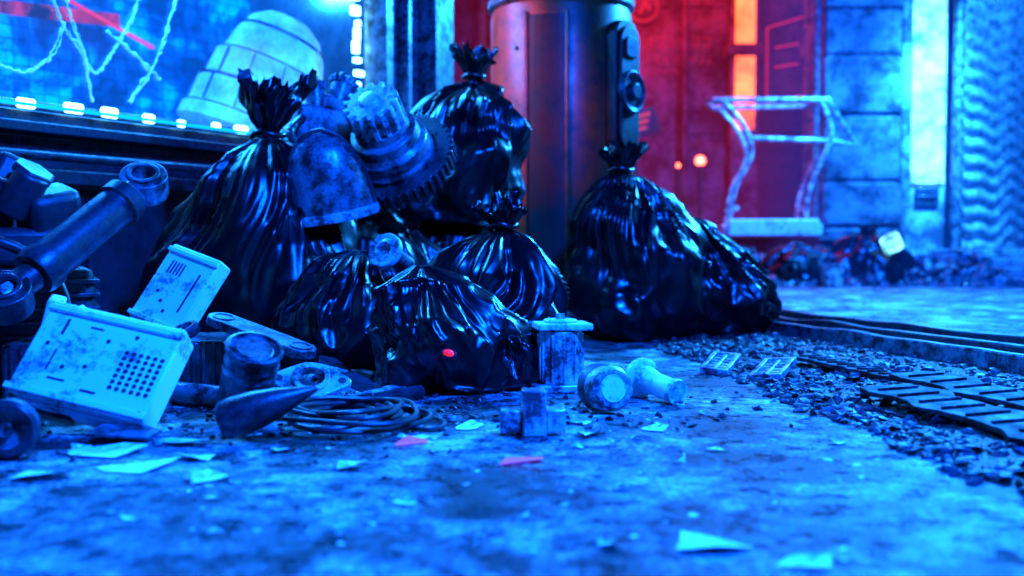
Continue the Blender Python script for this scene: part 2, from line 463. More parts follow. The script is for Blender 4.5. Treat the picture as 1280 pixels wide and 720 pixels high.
def scrap(x, y, s, mat, label, stretch=1.5):
    n = random.choice((4, 5, 5, 6))
    angs = sorted(2*math.pi*(i+random.uniform(-.3, .3))/n for i in range(n))
    rads = [s*random.uniform(0.65, 1.25) for _ in range(n)]
    lift = [0.003+random.choice((0, 0, 0.004, 0.010)) for _ in range(n)]
    def f(bm):
        c = bm.verts.new((0, 0, 0.004)); ring = []
        for i in range(n):
            a = angs[i]; a2 = angs[(i+1) % n]+(2*math.pi if i == n-1 else 0)
            P = Vector((rads[i]*stretch*math.cos(a), rads[i]*math.sin(a), lift[i])); j = (i+1) % n
            Q = Vector((rads[j]*stretch*math.cos(a2), rads[j]*math.sin(a2), lift[j]))
            ring.append(bm.verts.new(P))
            for t in (0.33, 0.66):
                M_ = P.lerp(Q, t); M_.x *= 1+random.uniform(-.07, .07); M_.y *= 1+random.uniform(-.07, .07)
                ring.append(bm.verts.new(M_))
        m_ = len(ring)
        for i in range(m_): bm.faces.new((c, ring[i], ring[(i+1) % m_]))
    make('paper_scrap', f, mat, loc=(x, y, 0.0), rot=(0, 0, random.uniform(-40, 40)), label=label, cat='paper scrap', group='paper scraps on the ground', flat=True)
W = 'torn pale paper scrap lying on concrete'
for (x, y, s) in [(-0.095, 2.20, 0.034), (0.165, 2.12, 0.026), (0.31, 2.18, 0.024), (0.145, 2.26, 0.030), (-0.70, 1.80, 0.055), (-0.525, 1.71, 0.026),
                  (-0.29, 1.80, 0.028), (0.262, 1.33, 0.046), (0.37, 1.24, 0.03), (-0.19, 2.08, 0.02), (-0.68, 2.03, 0.045), (-0.82, 1.72, 0.04), (-0.17, 1.55, 0.016),
                  (0.36, 3.0, 0.03), (1.4, 5.7, 0.05), (-0.45, 1.95, 0.018), (1.2, 5.9, 0.06), (-0.80, 1.92, 0.05), (-0.60, 1.88, 0.03)]:
    scrap(x, y, s, M_PAPER, W)
for i in range(40):
    Y = 1.3+1.3*random.random()
    scrap(random.uniform(-0.5, 0.38)*Y, Y, random.uniform(0.006, 0.015), M_PAPER, W)
scrap(0.02, 1.865, 0.034, M_REDPAPER_GLOW, 'torn red and pale paper scrap on concrete', 2.0)
scrap(-0.20, 2.03, 0.026, M_REDPAPER_GLOW, 'torn red and pale paper scrap on concrete', 1.8)

# ------------------------------------------------------------------ orange drum
dr = empty('utility_drum', (0.258, 5.32, 0), (0, 0, 0), 'tall weathered orange-red metal drum with side equipment box', 'metal drum')
make('shell', lambda bm: lathe(bm, [(0, 0.10), (0.36, 0.10), (0.37, 0.13), (0.37, 1.60), (0.36, 1.63), (0, 1.63)], seg=72), M_ORANGE, dr, bevel=0.004)
make('base_ring', lambda bm: lathe(bm, [(0, 0), (0.40, 0), (0.41, 0.02), (0.41, 0.07), (0.38, 0.097), (0, 0.097)], seg=72), M_STEEL, dr)
make('cap', lambda bm: lathe(bm, [(0, 1.632), (0.365, 1.632), (0.385, 1.645), (0.385, 1.68), (0.36, 1.70), (0.31, 1.72), (0.2, 1.76), (0, 1.78)], seg=72), M_MID, dr)
for a in (-120, -88):
    make('rib', lambda bm: box(bm, 0.022, 0.02, 1.34, T(0, 0, 0, 0, 0, a) @ T(0.374, 0, 0.90)), M_ORANGE, dr, bevel=0.008)
def chan(bm):
    for k in range(6):
        box(bm, 0.006, 0.033, 1.30, T(0, 0, 0, 0, 0, -116+k*5) @ T(0.3715, 0, 0.90))
make('recessed_channel', chan, M_DKRED, dr)
def rrect(w, h, r, n=8):
    out = []
    for cx, cy, a0 in ((w-r, h-r, 0), (-w+r, h-r, 90), (-w+r, -h+r, 180), (w-r, -h+r, 270)):
        for i in range(n+1):
            a = R(a0+90*i/n); out.append((cx+r*math.cos(a), cy+r*math.sin(a)))
    return out
eb = make('equipment_box', lambda bm: (prism(bm, rrect(0.105, 0.34, 0.09), 0, 0.09, T(0, 0, 0, 90, 0, 0)), prism(bm, rrect(0.085, 0.31, 0.08), 0.088, 0.11, T(0, 0, 0, 90, 0, 0))), M_DKRED, dr, loc=(0.33*math.sin(R(50)), -0.33*math.cos(R(50)), 1.2), rot=(0, 0, 50), bevel=0.008)
make('round_fitting', lambda bm: (lathe(bm, [(0.0, 0), (0.105, 0), (0.11, 0.02), (0.10, 0.035), (0.085, 0.03), (0.08, 0.015), (0.0, 0.012)], T(0, -0.10, -0.02, 90, 0, 0), 40), lathe(bm, [(0.0, 0.05), (0.035, 0.05), (0.045, 0.035), (0.045, 0.01)], T(0, -0.10, -0.02, 90, 0, 0), 30)), M_DARK, eb, bevel=0.002)
make('cover_plate', lambda bm: prism(bm, rrect(0.05, 0.05, 0.02), 0.11, 0.122, T(0, 0, 0.2, 90, 0, 0)), M_DARK, eb, bevel=0.003)
for a in (-130, -45):
    for z in (0.2, 0.6, 1.0, 1.4):
        make('bolt', lambda bm: cyl(bm, 0.012, 0.02, T(0, 0, 0, 0, 0, a) @ T(0.372, 0, z, 0, 90, 0), seg=6), M_STEEL, dr)

# ------------------------------------------------------------------ shopfront (local x along the wall, y inward)
shop = empty('shopfront', (-0.67, 5.6, 0), (0, 0, 58.06), 'dark metal shopfront with a large lit display window', 'shopfront')
def lowwall(bm):
    box(bm, 5.86, 0.3, 0.64, T(-2.27, 0.16, 0.32))
    for i in range(9): box(bm, 0.05, 0.03, 0.5, T(-5+i*0.62, -0.003, 0.34))
make('plinth', lowwall, M_BLACKWALL, shop, bevel=0.006)
def sill(bm):
    box(bm, 5.9, 0.40, 0.055, T(-2.25, 0.12, 0.668))
    box(bm, 5.86, 0.26, 0.13, T(-2.27, 0.18, 0.762))
    box(bm, 5.9, 0.36, 0.04, T(-2.25, 0.13, 0.85))
    box(bm, 5.86, 0.28, 0.05, T(-2.27, 0.16, 0.895))
    tube(bm, [(-5.2, -0.06, 0.745), (0.6, -0.06, 0.745)], 0.018, 12)
make('sill', sill, M_DARK, shop, bevel=0.006)
def frame(bm):
    box(bm, 0.10, 0.16, 1.9, T(0.03, 0.10, 1.88)); box(bm, 0.035, 0.2, 1.9, T(0.12, 0.06, 1.882))
    box(bm, 0.14, 0.14, 1.9, T(0.24, 0.12, 1.884)); box(bm, 0.05, 0.22, 1.9, T(0.36, 0.05, 1.886))
    box(bm, 0.22, 0.2, 1.9, T(0.52, 0.12, 1.888))
    box(bm, 5.9, 0.3, 0.3, T(-2.25, 0.14, 2.99)); box(bm, 5.0, 0.08, 0.03, T(-2.52, 0.16, 0.957))
    box(bm, 0.08, 0.14, 1.9, T(-3.1, 0.1, 1.88))
make('window_frame', frame, M_MID, shop, bevel=0.006)
def glassmat():
    m = bpy.data.materials.new('window_glass'); m.use_nodes = True; nt = m.node_tree
    nt.nodes.remove(nt.nodes['Principled BSDF'])
    tr_ = nt.nodes.new('ShaderNodeBsdfTransparent'); gl = nt.nodes.new('ShaderNodeBsdfGlossy')
    gl.inputs['Roughness'].default_value = 0.08
    tr_.inputs['Color'].default_value = (0.9, 0.95, 1, 1)
    mx = nt.nodes.new('ShaderNodeMixShader'); mx.inputs[0].default_value = 0.06
    nt.links.new(tr_.outputs[0], mx.inputs[1]); nt.links.new(gl.outputs[0], mx.inputs[2])
    nt.links.new(mx.outputs[0], nt.nodes['Material Output'].inputs[0]); return m
make('window_pane', lambda bm: box(bm, 5.1, 0.008, 1.88, T(-2.55, 0.14, 1.9)), glassmat(), shop)
def gridmat():
    m, nt, p = nodes('glowing_grid_screen')
    tc = nt.nodes.new('ShaderNodeTexCoord'); br = nt.nodes.new('ShaderNodeTexBrick')
    mp = nt.nodes.new('ShaderNodeMapping'); mp.inputs['Rotation'].default_value = (R(90), 0, 0)
    nt.links.new(tc.outputs['Object'], mp.inputs[0]); nt.links.new(mp.outputs[0], br.inputs[0])
    br.offset = 0; br.inputs['Scale'].default_value = 1.0
    br.inputs['Brick Width'].default_value = 0.09; br.inputs['Row Height'].default_value = 0.07
    br.inputs['Mortar Size'].default_value = 0.006; br.inputs['Mortar Smooth'].default_value = 1.0
    br.inputs['Color1'].default_value = (0.0, 0.08, 0.7, 1); br.inputs['Color2'].default_value = (0.0, 0.15, 0.9, 1)
    br.inputs['Mortar'].default_value = (0.0, 0.015, 0.28, 1)
    n = tex_noise(nt, 2.2, 6, 0.65, 0.5)
    f = ramp(nt, n, [(0.40, 0.3), (0.5, 1.2), (0.6, 6.0)])
    mu = nt.nodes.new('ShaderNodeMix'); mu.data_type = 'RGBA'; mu.blend_type = 'MULTIPLY'; mu.inputs[0].default_value = 1
    nt.links.new(br.outputs['Color'], mu.inputs[6]); nt.links.new(f, mu.inputs[7])
    nt.links.new(mu.outputs[2], p.inputs['Emission Color']); p.inputs['Emission Strength'].default_value = 1.0
    p.inputs['Base Color'].default_value = (0.02, 0.03, 0.05, 1)
    return m
make('display_screen', lambda bm: box(bm, 6.0, 0.03, 2.2, T(-2.2, 1.7, 2.0)), gridmat(), shop)
make('display_floor', lambda bm: box(bm, 5.9, 1.5, 0.05, T(-2.25, 1.06, 0.90)), M_CONC, shop)
make('end_wall', lambda bm: (box(bm, 0.1, 2.4, 3.1, T(0.60, 1.43, 1.6))), M_DWALL, shop)
make('ceiling', lambda bm: (box(bm, 6, 2.3, 0.1, T(-2.3, 1.4, 3.2))), M_DWALL, shop)
make('light_column', lambda bm: [box(bm, 0.02+0.04*random.random(), 0.03, 0.02+0.05*random.random(), T(-0.07+0.03*random.random(), 0.2, 1.02+i*0.07+0.02*random.random())) for i in range(26)], M_CYAN, shop)
make('light_channel', lambda bm: box(bm, 5.0, 0.02, 0.012, T(-2.5, -0.012, 0.935)), emit('dim_blue_strip', (0.0, 0.3, 1), 2.4), shop)
for i in range(28):
    x = -4.6+i*0.175+random.uniform(-.03, .03); ww = random.uniform(0.04, 0.085)
    make('sill_light', lambda bm: (box(bm, ww, 0.02, random.uniform(0.026, 0.042))), M_CYAN, shop, loc=(x, 0.0, 0.945+random.uniform(-.006, .008)), bevel=0.011)
M_GRAF = emit('glowing_spray_paint', (0.05, 0.42, 0.85), 0.5)  # strokes emit their pale cyan, light put into the paint
M_GRAF.node_tree.nodes['Principled BSDF'].inputs['Base Color'].default_value = (0.6, 0.65, 0.7, 1)
def graffiti(bm):
    strokes = [
        [(-1.98, 1.42), (-1.93, 1.30), (-1.85, 1.20), (-1.78, 1.12), (-1.70, 1.22), (-1.60, 1.38), (-1.56, 1.52), (-1.62, 1.6)],
        [(-1.92, 1.55), (-1.90, 1.36), (-1.84, 1.2), (-1.8, 1.0)],
        [(-1.62, 1.02), (-1.5, 1.18), (-1.42, 1.36), (-1.36, 1.55), (-1.40, 1.62)],
        [(-1.72, 1.3), (-1.58, 1.22), (-1.46, 1.14)],
        [(-2.25, 1.12), (-2.1, 1.08), (-1.98, 1.16), (-1.92, 1.3)],
        [(-1.66, 1.62), (-1.6, 1.78), (-1.48, 1.72), (-1.38, 1.52)]]
    for s in strokes:
        for rep in range(2):
            p = smooth_path([(x, 0.128, z) for x, z in s], 14)
            for i in range(len(p)): p[i] += Vector((0.012*N(i*0.5, 3+rep, s[0][0])+rep*0.008, 0, 0.012*N(i*0.5, 7+rep, s[0][0])))
            tube(bm, p, [0.001+0.012*abs(N(i*0.33, s[0][0]*9, 1+rep)) for i in range(len(p))], 6)
make('graffiti', graffiti, M_GRAF, shop)
make('neon_tube', lambda bm: tube(bm, [(-1.0, 1.5, 1.78), (-0.4, 1.5, 1.60)], 0.010, 8), M_RED, shop)
def cloud_emit(name, col, lo, hi, sc_=1.5, lo_p=0.36, hi_p=0.62):
    m, nt, p = nodes(name)
    n = tex_noise(nt, sc_, 6, 0.65, 0.3)
    f = ramp(nt, n, [(lo_p, lo), (hi_p, hi)])
    p.inputs['Emission Color'].default_value = (*col, 1)
    nt.links.new(f, p.inputs['Emission Strength'])
    p.inputs['Base Color'].default_value = (0.02, 0.02, 0.02, 1)
    return m
make('neon_banner', lambda bm: box(bm, 1.1, 0.02, 0.07, T(-1.15, 1.55, 1.68, 0, -5, 0)), cloud_emit('pink_red_banner', (1, 0.04, 0.16), 0.02, 0.8, 5, 0.42, 0.62), shop)
def volmat(col, s):
    m = bpy.data.materials.new('glowing_haze'); m.use_nodes = True; nt = m.node_tree
    nt.nodes.remove(nt.nodes['Principled BSDF'])
    e = nt.nodes.new('ShaderNodeEmission'); e.inputs['Color'].default_value = (*col, 1); e.inputs['Strength'].default_value = s  # haze glow put in as emission, not scattered from lamps
    nt.links.new(e.outputs[0], nt.nodes['Material Output'].inputs['Volume'])
    return m
make('interior_haze_glow', lambda bm: box(bm, 5.3, 1.45, 1.85, T(-2.25, 0.92, 1.88)), volmat((0, 0.20, 1), 0.13), shop, flat=True)

cap = empty('display_capsule', (-1.44, 5.45, 0.927), (0, 0, 30), 'pale segmented capsule standing inside the shop window', 'display capsule'); cap.scale = (1.05, 1.05, 1.14)
def capb(bm):
    lathe(bm, [(0, 0.0), (0.32, 0.0), (0.38, 0.04), (0.375, 0.10), (0.355, 0.12), (0.345, 0.24), (0.322, 0.26), (0.300, 0.40), (0.272, 0.42), (0.235, 0.54), (0.19, 0.62), (0.12, 0.67), (0, 0.69)], T(0, 0, 0, 0, 20, 0), 48, 1, 0.8)
M_LUM = grimy('pale_shell_with_glow', (0.9, 0.9, 0.9), (0.3, 0.3, 0.32), 5, (0.4, 0.6), 0, 0.1)
_p = M_LUM.node_tree.nodes['Principled BSDF']; _p.inputs['Emission Color'].default_value = (0.06, 0.4, 1, 1); _p.inputs['Emission Strength'].default_value = 0.4  # cyan glow put into the shell to brighten it
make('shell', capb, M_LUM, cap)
for r0, z in ((0.362, 0.10), (0.334, 0.25), (0.286, 0.40), (0.222, 0.56)):
    make('band', lambda bm: lathe(bm, [(r0, z), (r0+0.010, z+0.005), (r0+0.010, z+0.011), (r0, z+0.016)], T(0, 0, 0, 0, 20, 0), 48, 1, 0.8), M_MID, cap)
make('seam', lambda bm: [box(bm, 0.012, 0.005, 0.13, T(0, 0, 0, 0, 20, 0) @ T(r*math.cos(R(a)), 0.8*r*math.sin(R(a)), z, 0, -6, a)) for a in range(180, 360, 30) for r, z in ((0.352, 0.185), (0.314, 0.33))], M_MID, cap)

# ------------------------------------------------------------------ scrap machine parts
hs = empty('curved_metal_casing', (-0.655, 3.66, 0.52), (10, -10, 8), 'rounded scuffed metal casing resting on garbage bags', 'machine casing'); hs.scale = (0.92, 0.92, 0.98)
make('shell', lambda bm: lathe(bm, [(0.165, 0), (0.172, 0.02), (0.168, 0.08), (0.155, 0.16), (0.13, 0.23), (0.09, 0.28), (0.04, 0.305), (0, 0.31)], seg=48, sx=1.0, sy=0.8), M_MID, hs)
make('rim', lambda bm: lathe(bm, [(0.15, -0.012), (0.185, -0.012), (0.19, 0.0), (0.187, 0.018), (0.172, 0.022)], seg=48, sx=1.0, sy=0.8), M_STEEL, hs)
make('strap', lambda bm: tube(bm, [(0.172*math.cos(R(a))*1.02, -0.03, 0.31*math.sin(R(a))*1.02) for a in range(5, 176, 10)], 0.009, 8), M_DARK, hs)

ga = empty('gear_assembly', (-0.45, 3.88, 0.74), (42, -30, 12), 'large toothed ring gear with stepped hub and pinion', 'gear assembly'); ga.scale = (1.28,)*3
make('ring_gear', lambda bm: (gear(bm, 0.172, 0.135, 44, 0.012, -0.03, 0.02), lathe(bm, [(0, -0.05), (0.15, -0.05), (0.155, -0.03), (0.155, -0.005), (0, -0.005)], seg=48)), M_DARK, ga, bevel=0.0015)
make('hub', lambda bm: lathe(bm, [(0, -0.004), (0.125, -0.004), (0.128, 0.03), (0.12, 0.04), (0.12, 0.075), (0.105, 0.09), (0.10, 0.12), (0.082, 0.125), (0.08, 0.15), (0, 0.15)], seg=48), M_MID, ga, bevel=0.002)
make('pinion', lambda bm: (gear(bm, 0.066, 0.03, 14, 0.016, 0.151, 0.235), lathe(bm, [(0, 0.16), (0.031, 0.16), (0.031, 0.245), (0.02, 0.25), (0, 0.25)], seg=24)), M_STEEL, ga, bevel=0.002)
for a in range(0, 360, 30):
    make('bolt', lambda bm: cyl(bm, 0.011, 0.02, T(0.14*math.cos(R(a)), 0.14*math.sin(R(a)), 0.012), seg=6), M_DARK, ga)

vb = empty('valve_block', (-0.73, 3.98, 0.86), (0, 8, 20), 'knobbly grey valve block on top of the scrap', 'valve block'); vb.scale = (1.15,)*3
make('block', lambda bm: (box(bm, 0.24, 0.16, 0.14, T(0, 0, 0.0)), box(bm, 0.13, 0.15, 0.05, T(0.02, 0, 0.09))), M_MID, vb, bevel=0.01)
for dx, dz, r in ((-0.06, 0.10, 0.032), (0.02, 0.13, 0.04), (0.09, 0.10, 0.03)):
    make('valve_cap', lambda bm: (cyl(bm, r, 0.07, T(), seg=24), gear(bm, r*1.05, r*0.5, 14, 0.006, 0.03, 0.055), cyl(bm, r*0.5, 0.05, T(0, 0, 0.05))), M_MID, vb, loc=(dx, -0.03, dz), rot=(random.uniform(-20, 20), random.uniform(-20, 20), 0), bevel=0.002)
make('hose', lambda bm: tube(bm, smooth_path([(-0.1, -0.08, 0.02), (-0.14, -0.14, -0.05), (-0.06, -0.17, -0.12), (0.05, -0.14, -0.1)]), 0.014, 10), M_RUBBER, vb)

pc = empty('flanged_pipe_end', (-0.385, 3.10, 0.385), (68, 0, -28), 'flanged metal pipe end lying on a crumpled bag', 'pipe fitting'); pc.scale = (0.9,)*3
make('pipe', lambda bm: lathe(bm, [(0, -0.12), (0.035, -0.12), (0.035, -0.02), (0.045, 0.0), (0, 0.0)], seg=32), M_MID, pc)
make('flange', lambda bm: lathe(bm, [(0.0, 0.012), (0.02, 0.014), (0.022, 0.022), (0.03, 0.03), (0.045, 0.024), (0.05, 0.026), (0.06, 0.026), (0.064, 0.02), (0.064, 0.006), (0.058, 0.001), (0.02, 0.001)], seg=40), M_STEEL, pc)

hsr = empty('hydraulic_cylinder', (-1.27, 2.50, 0.275), (0, 0, 0), 'heavy dark hydraulic cylinder with eyelet ends', 'hydraulic cylinder')
B = Vector((-1.07, 2.92, 0.585)) - Vector((-1.27, 2.50, 0.275))
q = B.to_track_quat('Z', 'Y').to_euler(); L = B.length
def ax(o): o.rotation_euler = q; return o
ax(make('barrel', lambda bm: lathe(bm, [(0, 0.10), (0.058, 0.10), (0.064, 0.115), (0.064, 0.15), (0.057, 0.155), (0.057, L-0.13), (0.066, L-0.125), (0.066, L-0.085), (0.05, L-0.07), (0, L-0.07)], seg=40), M_DARK, hsr))
ax(make('rod', lambda bm: cyl(bm, 0.03, 0.12, T(0, 0, 0.05)), M_STEEL, hsr))
def eyelet(z):
    def f(bm):
        M = T(0, 0, z, 0, 0, 25) @ T(0, 0, 0, 90, 0, 0)
        ringprism(bm, circle(0.066, 36), circle(0.034, 36), -0.035, 0.035, M)
        ringprism(bm, circle(0.046, 36), circle(0.033, 36), -0.045, 0.045, M)
        cyl(bm, 0.04, 0.05, T(0, 0, z-0.07*(1 if z > 0.1 else -1)))
    return f
ax(make('eyelet', eyelet(0.0), M_DARK, hsr, bevel=0.003)); ax(make('eyelet', eyelet(L), M_MID, hsr, bevel=0.003))
ax(make('feed_pipe', lambda bm: tube(bm, smooth_path([(0.06, -0.02, 0.14), (0.085, -0.03, 0.2), (0.085, -0.03, L-0.2), (0.06, -0.02, L-0.12)]), 0.009, 8), M_DARK, hsr))

eg = empty('engine_block', (-1.52, 3.05, 0), (0, 0, 25), 'dark oily lumpy engine block with fins', 'engine block')
make('block', lambda bm: (box(bm, 0.44, 0.36, 0.34, T(0, 0, 0.17)), box(bm, 0.34, 0.3, 0.12, T(0, 0, 0.40)), box(bm, 0.2, 0.25, 0.1, T(-0.1, 0.05, 0.5, 8, 10, 5)), box(bm, 0.16, 0.12, 0.16, T(0.1, -0.08, 0.5, 20, -15, 30)), box(bm, 0.12, 0.1, 0.2, T(-0.02, -0.02, 0.58, -10, 25, 10))), M_BLACKWALL, eg, bevel=0.025)
make('cooling_fin', lambda bm: [box(bm, 0.47, 0.39, 0.012, T(0, 0, 0.06+i*0.04)) for i in range(7)], M_DARK, eg, bevel=0.002)
make('cylinder_head', lambda bm: (cyl(bm, 0.07, 0.16, T(0, 0, 0, 20, 20, 30)), cyl(bm, 0.05, 0.14, T(0.13, -0.06, 0.0, 20, 30, 0)), cyl(bm, 0.065, 0.03, T(0.16, -0.06, 0.06, 20, 30, 0), seg=6)), M_BLACKWALL, eg, loc=(-0.1, -0.08, 0.56), bevel=0.008)
make('hose', lambda bm: tube(bm, smooth_path([(-0.2, -0.2, 0.3), (-0.05, -0.3, 0.42), (0.12, -0.28, 0.3), (0.15, -0.3, 0.05)]), 0.016, 12), M_RUBBER, eg)

rd = empty('radiator_core', (-1.08, 2.78, 0), (0, 0, 12), 'dark finned radiator core lying on the ground', 'radiator')
make('housing', lambda bm: box(bm, 0.56, 0.30, 0.15, T(0, 0, 0.075)), M_DARK, rd, bevel=0.01)
make('fin', lambda bm: [box(bm, 0.008, 0.32, 0.13, T(-0.25+i*0.025, 0, 0.08)) for i in range(21)], M_DARK, rd)

def casing(name, loc, rot, sx, sy, sz, label, holes):
    e = empty(name, loc, rot, label, 'metal casing')
    def f(bm):
        box(bm, sx, sy, sz)
        box(bm, sx*0.97, 0.012, sz*0.7, T(0, -sy/2-0.004, 0))
    make('housing', f, M_PALE, e, bevel=0.006)
    for y in (sy/2-0.02, -sy/2+0.012):
        make('lip', lambda bm: box(bm, sx*1.01, 0.014, 0.012, T(0, y, sz/2+0.003)), M_PALE, e, bevel=0.002)
    z = sz/2+0.0006
    if holes:
        def h(bm):
            for i in range(6):
                for j in range(7):
                    cyl(bm, 0.0050, 0.003, T(sx*0.18+i*0.0165, -sy*0.24+j*0.0145, z), seg=10)
            for (x, y, w, hh) in ((-.32, .25, .006, .04), (-.1, .30, .03, .004), (-.3, -.1, .004, .05), (-.2, -.28, .04, .004), (.05, -.33, .035, .005)):
                box(bm, w, hh, 0.002, T(x*sx, y*sy, z))
            for (x, y) in ((-.45, -.42), (.45, -.42), (-.45, .4), (.45, .4), (-.2, -.15), (.02, .2), (-.38, .05), (-.05, -.1), (.2, .3)):
                cyl(bm, 0.0045, 0.004, T(x*sx, y*sy, z), seg=12)
        make('perforation', h, M_HOLE, e)
        for x in (sx*0.22, sx*0.38):
            make('knob', lambda bm: cyl(bm, 0.012, 0.03, T(x, -sy/2-0.012, -0.005, 90, 0, 0), seg=20), M_DARK, e, bevel=0.002)
        make('latch', lambda bm: box(bm, 0.08, 0.02, 0.03, T(-0.05, -sy/2-0.008, -0.01)), M_DARK, e, bevel=0.002)
    else:
        def h(bm):
            for i in range(5): box(bm, 0.005, sy*0.16, 0.003, T(-sx*0.3+i*0.012, sy*0.22, z))
            box(bm, 0.006, sy*0.5, 0.003, T(sx*0.3, 0, z))
            for (x, y) in ((-.42, -.44), (.42, -.44), (-.42, .42), (.42, .42), (-.1, -.2), (-.25, -.1), (.05, -.3)): cyl(bm, 0.005, 0.004, T(x*sx, y*sy, z), seg=12)
        make('slot', h, M_HOLE, e)
    return e
casing('perforated_casing', (-0.905, 2.20, 0.135), (54, 12, -6), 0.315, 0.235, 0.08, 'pale tilted electronics casing with perforated vent holes', True)
casing('slotted_casing', (-0.97, 2.92, 0.27), (60, 16, -26), 0.19, 0.25, 0.06, 'pale slotted casing leaning against a garbage bag', False)
make('metal_bracket', lambda bm: (box(bm, 0.10, 0.08, 0.05, T(0, 0, 0)), box(bm, 0.04, 0.08, 0.09, T(-0.03, 0, 0.03)), box(bm, 0.03, 0.06, 0.05, T(0.03, 0, 0.04, 0, 30, 0))), M_PALE, loc=(-1.18, 2.62, 0.19), rot=(10, 15, 20), label='small pale metal bracket on scrap', cat='bracket', bevel=0.006)

def stadium(r, l, n=14):
    pts = []
    for i in range(n+1): a = -math.pi/2+math.pi*i/n; pts.append((l/2+r*math.cos(a), r*math.sin(a)))
    for i in range(n+1): a = math.pi/2+math.pi*i/n; pts.append((-l/2+r*math.cos(a), r*math.sin(a)))
    return pts
cb = empty('connecting_bar', (-0.66, 2.62, 0.17), (4, 15, -25), 'flat grey connecting bar with rounded ends', 'metal bar')
make('bar', lambda bm: prism(bm, stadium(0.042, 0.26), -0.012, 0.012), M_MID, cb, bevel=0.003)
for x in (-0.13, 0.13):
    make('boss', lambda bm: ringprism(bm, circle(0.030, 28), circle(0.024, 28), 0.0125, 0.015, T(x, 0, 0)), M_MID, cb)

cn = empty('dented_canister', (-0.62, 2.28, 0.0), (0, 0, 0), 'dark ribbed metal canister leaning on scrap', 'canister')
cm = T(0, 0, 0.025, 24, 18, 0)
make('body', lambda bm: lathe(bm, [(0, 0), (0.055, 0), (0.06, 0.008), (0.06, 0.11), (0.062, 0.115), (0.06, 0.12), (0.06, 0.135), (0.062, 0.14), (0.06, 0.145), (0.06, 0.165), (0.064, 0.17), (0.064, 0.178), (0.056, 0.18), (0.054, 0.172), (0, 0.172)], cm, 48), M_MID, cn)
make('lid_ring', lambda bm: lathe(bm, [(0.0, 0.176), (0.04, 0.177), (0.045, 0.173)], cm, 36), M_MID, cn)

make('metal_nose_cone', lambda bm: lathe(bm, [(0, 0), (0.03, 0.001), (0.040, 0.012), (0.043, 0.035), (0.040, 0.08), (0.031, 0.125), (0.018, 0.17), (0.007, 0.205), (0, 0.215)], seg=40), M_DARK, loc=(-0.60, 2.03, 0.042), rot=(0, 72, 14), label='smooth dark pointed metal cone on the ground', cat='metal cone')

gk = empty('oval_flange', (-0.49, 2.42, 0.075), (36, 4, 10), 'oval flange plate with central hole and bolt holes', 'flange plate')
def lens(r, l, n=48):
    pts = []
    for i in range(n):
        a = 2*math.pi*i/n
        k = abs(math.cos(a))**3
        pts.append(((r+(l-r)*k)*math.cos(a), r*math.sin(a)*(1-0.25*k)))
    return pts
make('plate', lambda bm: ringprism(bm, lens(0.062, 0.098), circle(0.034, 48), -0.008, 0.008), M_STEEL, gk, bevel=0.002)
make('collar', lambda bm: ringprism(bm, circle(0.046, 48), circle(0.034, 48), 0.0085, 0.018), M_STEEL, gk, bevel=0.001)
for x in (-0.076, 0.076):
    make('bolt_hole', lambda bm: cyl(bm, 0.010, 0.002, T(x, 0, 0.009), seg=20), M_HOLE, gk)

def coil(bm):
    pts = []
    for i in range(6*40):
        a = i/40*2*math.pi; k = i/40
        r = 0.135 + 0.025*math.sin(k*2.1)+0.012*math.sin(a*3+k)
        pts.append((r*math.cos(a)+0.02*math.sin(k*1.7), r*math.sin(a)*1.05+0.02*math.cos(k*2.3), 0.010+0.0055*k+0.008*math.sin(a+k)**2))
    tube(bm, pts, 0.0058, 8)
    tube(bm, smooth_path([(0.13, -0.05, 0.01), (0.19, -0.1, 0.008), (0.22, -0.02, 0.008), (0.17, 0.08, 0.01), (0.05, 0.1, 0.03)]), 0.005, 8)
make('cable_coil', coil, M_RUBBER, loc=(-0.37, 2.24, 0), label='loose coil of black cable on the ground', cat='cable')

def wheel(loc, rot, k, lab, grp=None):
    wl = empty('wheel', loc, rot, lab, 'wheel', grp); wl.scale = (k, k, k)
    make('outer_ring', lambda bm: lathe(bm, [(0.036, -0.02), (0.05, -0.02), (0.057, -0.012), (0.057, 0.012), (0.05, 0.02), (0.036, 0.02)], seg=36), M_DARK, wl)
    make('hub', lambda bm: lathe(bm, [(0, 0.012), (0.012, 0.018), (0.014, 0.008), (0.034, 0.01), (0.0355, 0.018), (0.0355, -0.018), (0, -0.018)], seg=36), M_MID, wl)
wheel((-0.955, 1.88, 0.057), (90, 0, 12), 1.0, 'small grey plain loose wheel standing on edge', 'loose wheels and pulleys')  # this one is a plain loose wheel standing on its rim
wheel((-1.02, 2.55, 0.19), (50, 20, 12), 0.8, 'small grooved pulley lying on the radiator', 'loose wheels and pulleys')
wheel((-0.86, 2.62, 0.18), (20, -20, 0), 0.7, 'small grooved pulley lying in scrap', 'loose wheels and pulleys')

make('cross_shaped_connector', lambda bm: (box(bm, 0.050, 0.055, 0.098, T(0, 0, 0.05)), box(bm, 0.046, 0.046, 0.05, T(-0.0485, 0.006, 0.032)), box(bm, 0.042, 0.046, 0.05, T(0.0465, 0.006, 0.032)), box(bm, 0.044, 0.04, 0.05, T(0, 0.048, 0.034))), M_STEEL, loc=(0.046, 2.12, 0), rot=(0, 0, 4), label='cross shaped block connector standing on concrete', cat='connector block', bevel=0.004)

